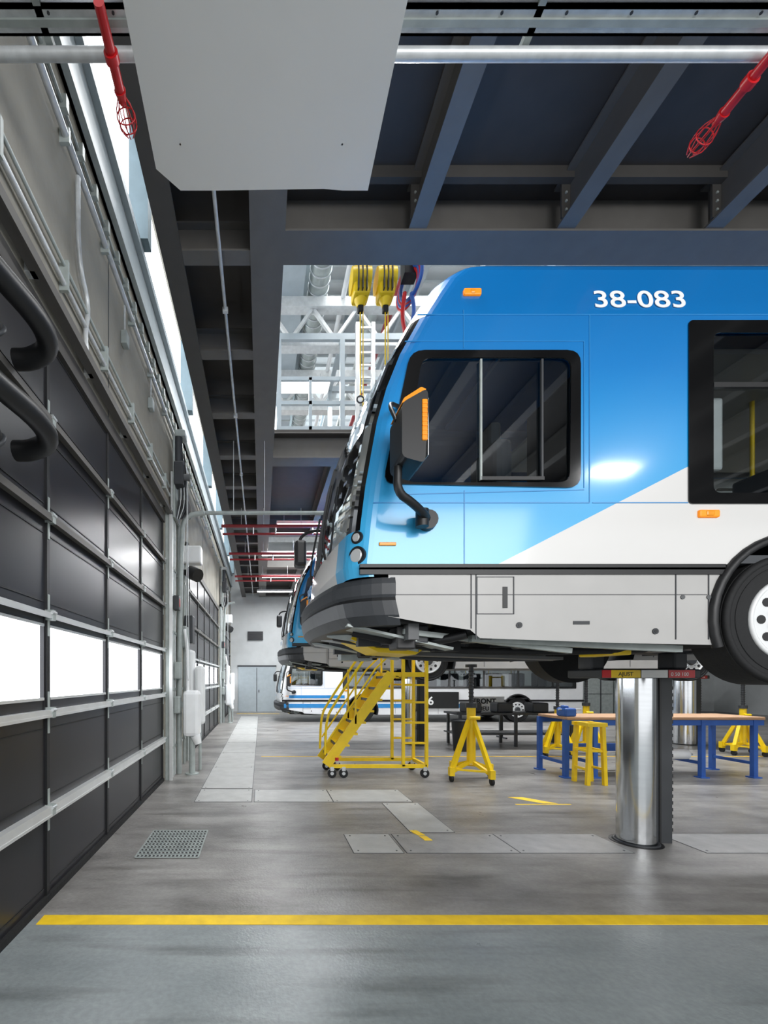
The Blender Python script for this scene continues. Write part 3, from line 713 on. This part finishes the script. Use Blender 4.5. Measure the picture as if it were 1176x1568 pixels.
def jamb(y):
    mb=MB()
    mb.bbox(XL+.14,XL+.30,y+.0,y+.25,EYE+3.35,EYE+3.75,'dkgrey',.02); mb.cyl((XL+.2,y+.12,EYE+3.75),(XL+.2,y+.12,EYE+4.2),.07,'dkgrey')
    mb.bbox(XL+.16,XL+.34,y+.3,y+.6,EYE+2.95,EYE+3.2,'blk',.02)
    mb.bbox(XL+.14,XL+.32,y+.05,y+.3,EYE+4.2,EYE+4.32,'galvp',.02); mb.cyl((XL+.30,y+.1,EYE+3.5),(XL+.40,y+.1,EYE+3.5),.06,'midgrey')
    for i in range(6):
        mb.tube([(XL+.15+.03*i,y+.1,EYE+3.9),(XL+.22+.03*i,y+.2,EYE+3.3-.06*i),(XL+.15+.02*i,y+.15,EYE+2.8)],.012,random.choice(['blk','dkgrey','galv']),6)
    for i in range(7):
        mb.tube([(XL+.15,y+.2+.06*i,EYE+4.0),(XL+.24+.02*i,y+.3,EYE+3.9-.1*i),(XL+.2,y+.5,EYE+3.3)],.014,random.choice(['blk','galvp','galv']),6)
    mb.tube([(XL+.36,y+.1,EYE+3.5),(XL+.37,y+.12,EYE+1.0),(XL+.40,y+.16,EYE+.2),(XL+.37,y+.12,EYE-.1),(XL+.34,y+.1,EYE+.2),(XL+.35,y+.1,EYE+3.5)],.006,'galv',6)
    mb.box(XL+.12,XL+.15,y+.05,y+.5,EYE+2.8,EYE+4.2,'galvp')
    mb.obj('door_operator')
    mb=MB()
    for i,(dy,r) in enumerate(((.1,.028),(.25,.02),(.36,.02),(.7,.035),(.95,.02),(1.3,.03))):
        mb.cyl((XL+.09,y+dy,0.0),(XL+.09,y+dy,EYE+3.6-.2*i),r,('galv','galvp','galv','galvp','galv','galvp')[i])
        for z in (.5,1.5,2.5,3.6): mb.box(XL+.03,XL+.12,y+dy-.04,y+dy+.04,z,z+.04,'galvp')
    mb.tube([(XL+.16,y+.4,EYE+.2),(XL+.20,y+.4,EYE+2.6),(XL+.26,y+.4,EYE+2.95),(XL+.6,y+.4,EYE+3.0)],.045,'galvp',12)
    mb.cyl((XL+.16,y+.4,0),(XL+.16,y+.4,EYE+.3),.045,'galvp')
    mb.obj('service_pipes')
    mb=MB(); c='white'
    mb.bbox(XL+.25,XL+.55,y+.2,y+.5,EYE-1.02,EYE-.2,c,.07)
    mb.cyl((XL+.40,y+.35,EYE-.95),(XL+.40,y+.35,0),.055,'galvp'); mb.cyl((XL+.40,y+.35,0),(XL+.40,y+.35,.02),.12,'galvp')
    mb.bbox(XL+.22,XL+.38,y+.6,y+.95,EYE-.6,EYE+.55,c,.05); mb.cyl((XL+.47,y+.28,EYE-1.0),(XL+.52,y+.28,EYE-1.15),.09,c,r1=.06)
    mb.bbox(XL+.40,XL+.58,y+.62,y+.85,EYE-.85,EYE+.25,c,.06); mb.cyl((XL+.49,y+.73,EYE-.85),(XL+.49,y+.73,0),.03,'galvp')
    mb.tube([(XL+.33,y+.3,EYE-.22),(XL+.33,y+.3,EYE+.5),(XL+.25,y+.45,EYE+.9)],.03,c,10)
    mb.box(XL+.22,XL+.27,y+.3,y+.4,EYE-.5,EYE-.4,'galvp'); mb.box(XL+.22,XL+.42,y+.7,y+.8,EYE-.3,EYE-.2,'galvp')
    mb.obj('compressed_air_station')
    mb=MB(); mb.bbox(XL+.13,XL+.24,y+.7,y+1.0,EYE+.6,EYE+1.0,'galvp',.02); mb.bbox(XL+.13,XL+.3,y+1.05,y+1.35,EYE+.7,EYE+1.25,'dkgrey',.02)
    mb.bbox(XL+.12,XL+.24,y+.1,y+.28,EYE+.0,EYE+.3,'galvp',.02); mb.bbox(XL+.12,XL+.22,y+.1,y+.3,EYE-.6,EYE-.3,'galvp',.02)
    mb.bbox(XL+.12,XL+.22,y+.05,y+.2,EYE+1.2,EYE+1.45,'dkgrey',.01); mb.box(XL+.22,XL+.225,y+.09,y+.16,EYE+1.26,EYE+1.4,'red')
    mb.obj('electrical_box')
    mb=MB(); mb.cyl((XL+.25,y+1.1,EYE+2.1),(XL+.42,y+.95,EYE+2.0),.13,'blk'); mb.box(XL+.03,XL+.28,y+1.08,y+1.14,EYE+2.05,EYE+2.15,'blk')
    mb.bbox(XL+.03,XL+.45,y+1.15,y+1.4,EYE+2.3,EYE+2.65,'white',.03); mb.obj('unit_heater_fan')
jamb(7.5); jamb(16.75)
mb=MB(); mb.cyl((XL+.62,7.9,EYE+3.0),(14,7.9,EYE+3.0),.035,'galvp')
for x in (-.5,.06,3,6): mb.cyl((x,7.9,EYE+3.0),(x,7.9,B),.008,'galv',seg=6)
mb.obj('cross_pipe')
mb=MB()
for y,zz in ((11.0,3.85),(13.6,3.9),(16.6,3.9)):
    mb.cyl((-1.0,y,EYE+zz),(14,y,EYE+zz),.04,'dred'); mb.cyl((-1.0,y+.3,EYE+zz-.1),(14,y+.3,EYE+zz-.1),.03,'dred')
    for x in (-.5,.06,1.0,4): mb.cyl((x,y,EYE+zz),(x,y,B),.008,'galv',seg=6); mb.cyl((x+.3,y,EYE+zz),(x+.3,y,EYE+zz-.2),.015,'galv',seg=8)
mb.obj('sprinkler_pipes')

# ------------------------------------------------------------------ FLOOR DETAILS
mb=MB(); mb.box(-1.56,23,3.03,3.15,.0,.003,'yelfl')
mb.xy([(3.85,5.98),(4.05,5.98),(3.75,6.3),(3.55,6.3)],0,.003,'yelfl'); mb.box(3.45,4.2,5.92,5.95,0,.003,'yelfl')
mb.xy([(1.7,4.75),(1.78,4.75),(1.74,4.9),(1.66,4.9)],.0,.009,'yelfl'); mb.xy([(1.72,4.6),(1.8,4.6),(1.78,4.72),(1.7,4.72)],0,.009,'yelfl')
mb.box(-1.2,.9,21.5,21.65,0,.003,'yelfl'); mb.box(0,20,9.6,9.64,0,.003,'yelfl')
mb.obj('floor_marking_line')
mb=MB(); gx0,gx1,gy0,gy1=-1.2,-.60,4.16,4.9
mb.box(gx0,gx1,gy0,gy1,.0,.004,'blk')
for i in range(17): x=gx0+(gx1-gx0)*i/16; mb.box(x-.008,x+.008,gy0,gy1,.004,.009,'galvp')
for i in range(11): y=gy0+(gy1-gy0)*i/10; mb.box(gx0,gx1,y-.010,y+.010,.004,.009,'galvp')
mb.obj('floor_drain_grate')
def plates(x0,x1,y0,y1,nx,ny,m='plate'):
    mb=MB()
    for i in range(nx):
        for j in range(ny):
            a=x0+(x1-x0)*i/nx;b=x0+(x1-x0)*(i+1)/nx;c=y0+(y1-y0)*j/ny;d=y0+(y1-y0)*(j+1)/ny
            mb.box(a,b,c,d,0,.002,'dkgrey'); mb.box(a+.008,b-.008,c+.008,d-.008,0,.004,m)
            for p,q in ((a+.06,c+.06),(b-.06,c+.06),(a+.06,d-.06),(b-.06,d-.06)): mb.cyl((p,q,.004),(p,q,.006),.010,'dkgrey',seg=8)
    mb.obj('floor_cover_plate')
plates(-.93,-.13,6.05,6.75,1,1,'platel'); plates(-.93,-.13,6.8,20,1,8,'platel'); plates(-.1,2.1,6.05,6.72,2,1,'platel')
plates(.9,1.4,4.27,4.8,1,1,'platel'); plates(1.42,3.65,4.27,4.8,2,1); plates(4.35,12,4.27,4.8,4,1); plates(1.65,2.15,4.85,6.0,1,1,'platel')

# ------------------------------------------------------------------ ROLLING STAIRS
mb=MB(); y0,y1=7.55,8.2; bx,bz=1.12,.22; tx,tz=2.25,1.80
for y in (y0,y1):
    mb.beam((bx,y,bz),(tx,y,tz),.03,.17,'yel')
    mb.beam((1.2,y,.2),(2.85,y,.2),.05,.06,'yel')
    mb.beam((2.45,y,.2),(2.45,y,tz+1.0),.05,.05,'yel'); mb.beam((2.85,y,.2),(2.85,y,tz+1.0),.05,.05,'yel')
    for z in (.6,.95,1.3,1.6): mb.beam((2.45,y,z),(2.85,y,z),.035,.035,'yel')
    mb.tube([(bx-.02,y,.4),(bx,y,1.0),(bx+.12,y,1.25),(tx,y,tz+.95),(2.85,y,tz+.98)],.022,'yel',8)
    mb.tube([(bx+.02,y,.62),(tx,y,tz+.5),(2.85,y,tz+.5)],.016,'yel',8,1)
    for t in (.45,1): mb.beam((bx+(tx-bx)*t,y,bz+(tz-bz)*t),(bx+(tx-bx)*t,y,bz+(tz-bz)*t+.95),.03,.03,'yel')
    for x in (1.22,1.42,2.82):
        mb.cyl((x,y-.02,.075),(x,y+.02,.075),.075,'rub',seg=20); mb.cyl((x,y-.025,.075),(x,y+.025,.075),.03,'galv'); mb.box(x-.03,x+.03,y-.035,y+.035,.12,.19,'galv')
for i in range(8):
    t=(i+.6)/8; x=bx+(tx-bx)*t; z=bz+(tz-bz)*t; mb.box(x-.04,x+.18,y0,y1,z,z+.035,'yel'); mb.box(x-.045,x-.03,y0,y1,z-.01,z+.036,'dkgrey')
mb.box(tx-.02,2.87,y0,y1,tz-.06,tz+.02,'yel'); mb.beam((2.85,y0,.2),(2.85,y1,.2),.05,.06,'yel'); mb.beam((1.2,y0,.2),(1.2,y1,.2),.05,.06,'yel')
mb.cyl((1.3,7.52,.35),(1.3,7.52,.3),.03,'red')
mb.obj('rolling_stairs')

def stand(x,y,s=1.0):
    mb=MB()
    mb.cyl((x,y,.28*s),(x,y,1.22*s),.07*s,'yel'); mb.cyl((x,y,1.2*s),(x,y,1.9*s),.035*s,'dkgrey'); mb.cyl((x,y,1.22*s),(x,y,1.3*s),.09*s,'dkgrey')
    mb.cyl((x,y,1.9*s),(x,y,1.95*s),.09*s,'blk'); mb.cyl((x-.07*s,y-.09*s,1.05*s),(x+.1*s,y-.09*s,1.05*s),.03,'yel')
    for i in range(9): mb.ring((x,y,(1.35+i*.06)*s),.037*s,.008,(0,0,1),'blk',16,6)
    for k in range(4):
        a=math.radians(20+90*k); c,sn=math.cos(a),math.sin(a); R=.42*s
        mb.beam((x+.05*c,y+.05*sn,1.0*s),(x+R*c,y+R*sn,.16),.06,.06,'yel'); mb.beam((x+.05*c,y+.05*sn,.3*s),(x+R*c,y+R*sn,.16),.05,.05,'yel')
        mb.beam((x+R*c,y+R*sn,.10),(x+R*c,y+R*sn,.24),.08,.08,'yel'); mb.cyl((x+R*c-.02,y+R*sn,.055),(x+R*c+.02,y+R*sn,.055),.055,'rub')
        a2=math.radians(20+90*(k+1)); mb.beam((x+R*.85*c,y+R*.85*sn,.2),(x+R*.85*math.cos(a2),y+R*.85*math.sin(a2),.2),.03,.03,'yel')
    mb.obj('jack_stand')
stand(3.55,7.4); stand(7.35,9.9,.9); stand(6.5,9.6,.85); stand(10.9,9.9,.85); stand(8.4,9.7,.85)

# WORKBENCH
mb=MB(); x0,x1,yA,yB=5.15,8.65,7.5,8.3; zt=1.0
mb.bbox(x0+.1,x1,yA,yB,zt,zt+.05,'wood',.01)
for x in (x0+.1,x0+.6,7.6,x1-.15):
    for y in (yA+.05,yB-.05): mb.beam((x,y,.02),(x,y,zt),.07,.07,'blue'); mb.box(x-.07,x+.07,y-.07,y+.07,0,.02,'blue')
    mb.beam((x,yA+.05,.25),(x,yB-.05,.25),.05,.05,'blue')
for y in (yA+.05,yB-.05): mb.beam((x0+.1,y,zt-.05),(x1,y,zt-.05),.05,.09,'blue')
mb.beam((x0+.6,yB-.05,.42),(7.6,yB-.05,.42),.05,.14,'blue')
mb.bbox(5.25,5.45,7.55,7.8,zt+.05,zt+.2,'blue',.03); mb.bbox(5.27,5.35,7.6,7.72,zt+.12,zt+.24,'blue',.02); mb.cyl((5.2,7.66,zt+.17),(5.6,7.66,zt+.17),.015,'galv')
mb.cyl((6.85,7.72,.38),(7.5,7.72,.38),.09,'white',seg=24); mb.cyl((5.8,7.72,.38),(7.6,7.72,.38),.02,'galv')
mb.obj('workbench')
mb=MB()   # yellow open-frame support trestle by the bench
for x in (5.22,5.50):
    for y in (7.0,7.3): mb.beam((x+(.04 if x<5.3 else -.04),y,1.0),(x,y,0),.055,.055,'yel')
    for z in (.25,.55): mb.beam((x,7.0,z),(x,7.3,z),.035,.035,'yel')
for y in (7.0,7.3):
    mb.beam((5.23,y,.55),(5.49,y,.55),.035,.035,'yel'); mb.beam((5.2,y,.97),(5.52,y,.97),.06,.06,'yel')
mb.beam((5.26,7.0,.97),(5.26,7.3,.97),.06,.06,'yel'); mb.beam((5.46,7.0,.97),(5.46,7.3,.97),.06,.06,'yel')
mb.obj('support_trestle')
mb=MB(); mb.box(6.0,7.0,12.6,12.63,.75,1.2,'signw'); mb.text('FRONT',.2,(6.1,12.595,1.0),FRONT,'blk',bold=.008); mb.text('ESSIEU',.16,(6.1,12.595,.80),FRONT,'blk',bold=.004)
for x in (6.05,6.95): mb.beam((x,12.63,0),(x,12.63,1.2),.04,.04,'dkgrey'); mb.beam((x,12.4,.02),(x,12.9,.02),.05,.04,'dkgrey')
mb.obj('sign_board')
mb=MB(); mb.cyl((4.75,10.4,0),(4.75,10.4,.72),.17,'blk',r1=.22,seg=24); mb.ring((4.75,10.4,.72),.22,.02,(0,0,1),'dkgrey'); mb.obj('waste_bin')
mb=MB(); 
for x in (5.0,6.4,7.8):
    for y in (11.0,11.7): mb.beam((x,y,0),(x,y,.8),.06,.06,'dkgrey')
mb.box(4.9,7.9,10.95,11.75,.8,.85,'dkgrey'); mb.box(4.9,7.9,10.95,11.75,.3,.33,'dkgrey')
for x in (5.2,6.0,6.9): mb.bbox(x,x+.4,11.1,11.5,.85,1.1,random.choice(['galvp','dkgrey','blue']),.03)
mb.obj('parts_bench')
mb=MB()
for x in (12.9,13.6): mb.cyl((x,10,0),(x,10,1.9),.09,'yel')
mb.beam((12.9,10,.9),(13.6,10,.9),.06,.06,'yel'); mb.beam((12.9,10,1.8),(13.6,10,1.8),.06,.06,'yel'); mb.obj('guard_post_frame')
mb=MB()
for i in range(5):
    x=14+i*1.3; mb.bbox(x,x+1.2,20.5,21.3,0,2.1,'galvp',.02); mb.box(x+.58,x+.62,20.48,20.5,.1,2.0,'dkgrey'); mb.box(x+.05,x+1.15,20.485,20.5,1.0,1.02,'dkgrey')
mb.obj('storage_cabinets')

# ------------------------------------------------------------------ LIGHTS
w=bpy.data.worlds.new('World'); scene.world=w; w.use_nodes=True
bg=w.node_tree.nodes['Background']; bg.inputs[0].default_value=(.98,.99,1,1); bg.inputs[1].default_value=1.15
def area(name,loc,target,sx,sy,e,col=(1,1,1)):
    li=bpy.data.lights.new(name,'AREA'); li.shape='RECTANGLE'; li.size=sx; li.size_y=sy; li.energy=e; li.color=col
    o=bpy.data.objects.new(name,li); o.location=loc; o.rotation_euler=(Vector(target)-Vector(loc)).to_track_quat('-Z','Y').to_euler(); scene.collection.objects.link(o)
area('hall_fill_rear',(3,-4.5,4.6),(3,4,2.2),7,2.5,400)  # added fill behind the camera, aimed at the bus side; no fitting
area('atrium_light',(4,6.7,EYE+9.0),(4,6.9,0),10,3,1050)
area('atrium_light.001',(4,15,EYE+9.0),(4,15,0),10,4,1050)
area('bay_light',(1.0,3.9,B-.3),(1.0,3.9,0),.4,1.6,60)

# ------------------------------------------------------------------ CAMERA
cam=bpy.data.cameras.new('camera'); co=bpy.data.objects.new('camera',cam); scene.collection.objects.link(co)
co.location=(0,0,EYE); co.rotation_euler=(math.pi/2,0,0)
cam.sensor_fit='VERTICAL'; cam.sensor_height=36; cam.sensor_width=27
cam.lens=36*670/1568; cam.shift_x=(588-400)/1568; cam.shift_y=(1040-784)/1568
cam.clip_start=.05; cam.clip_end=200
scene.camera=co
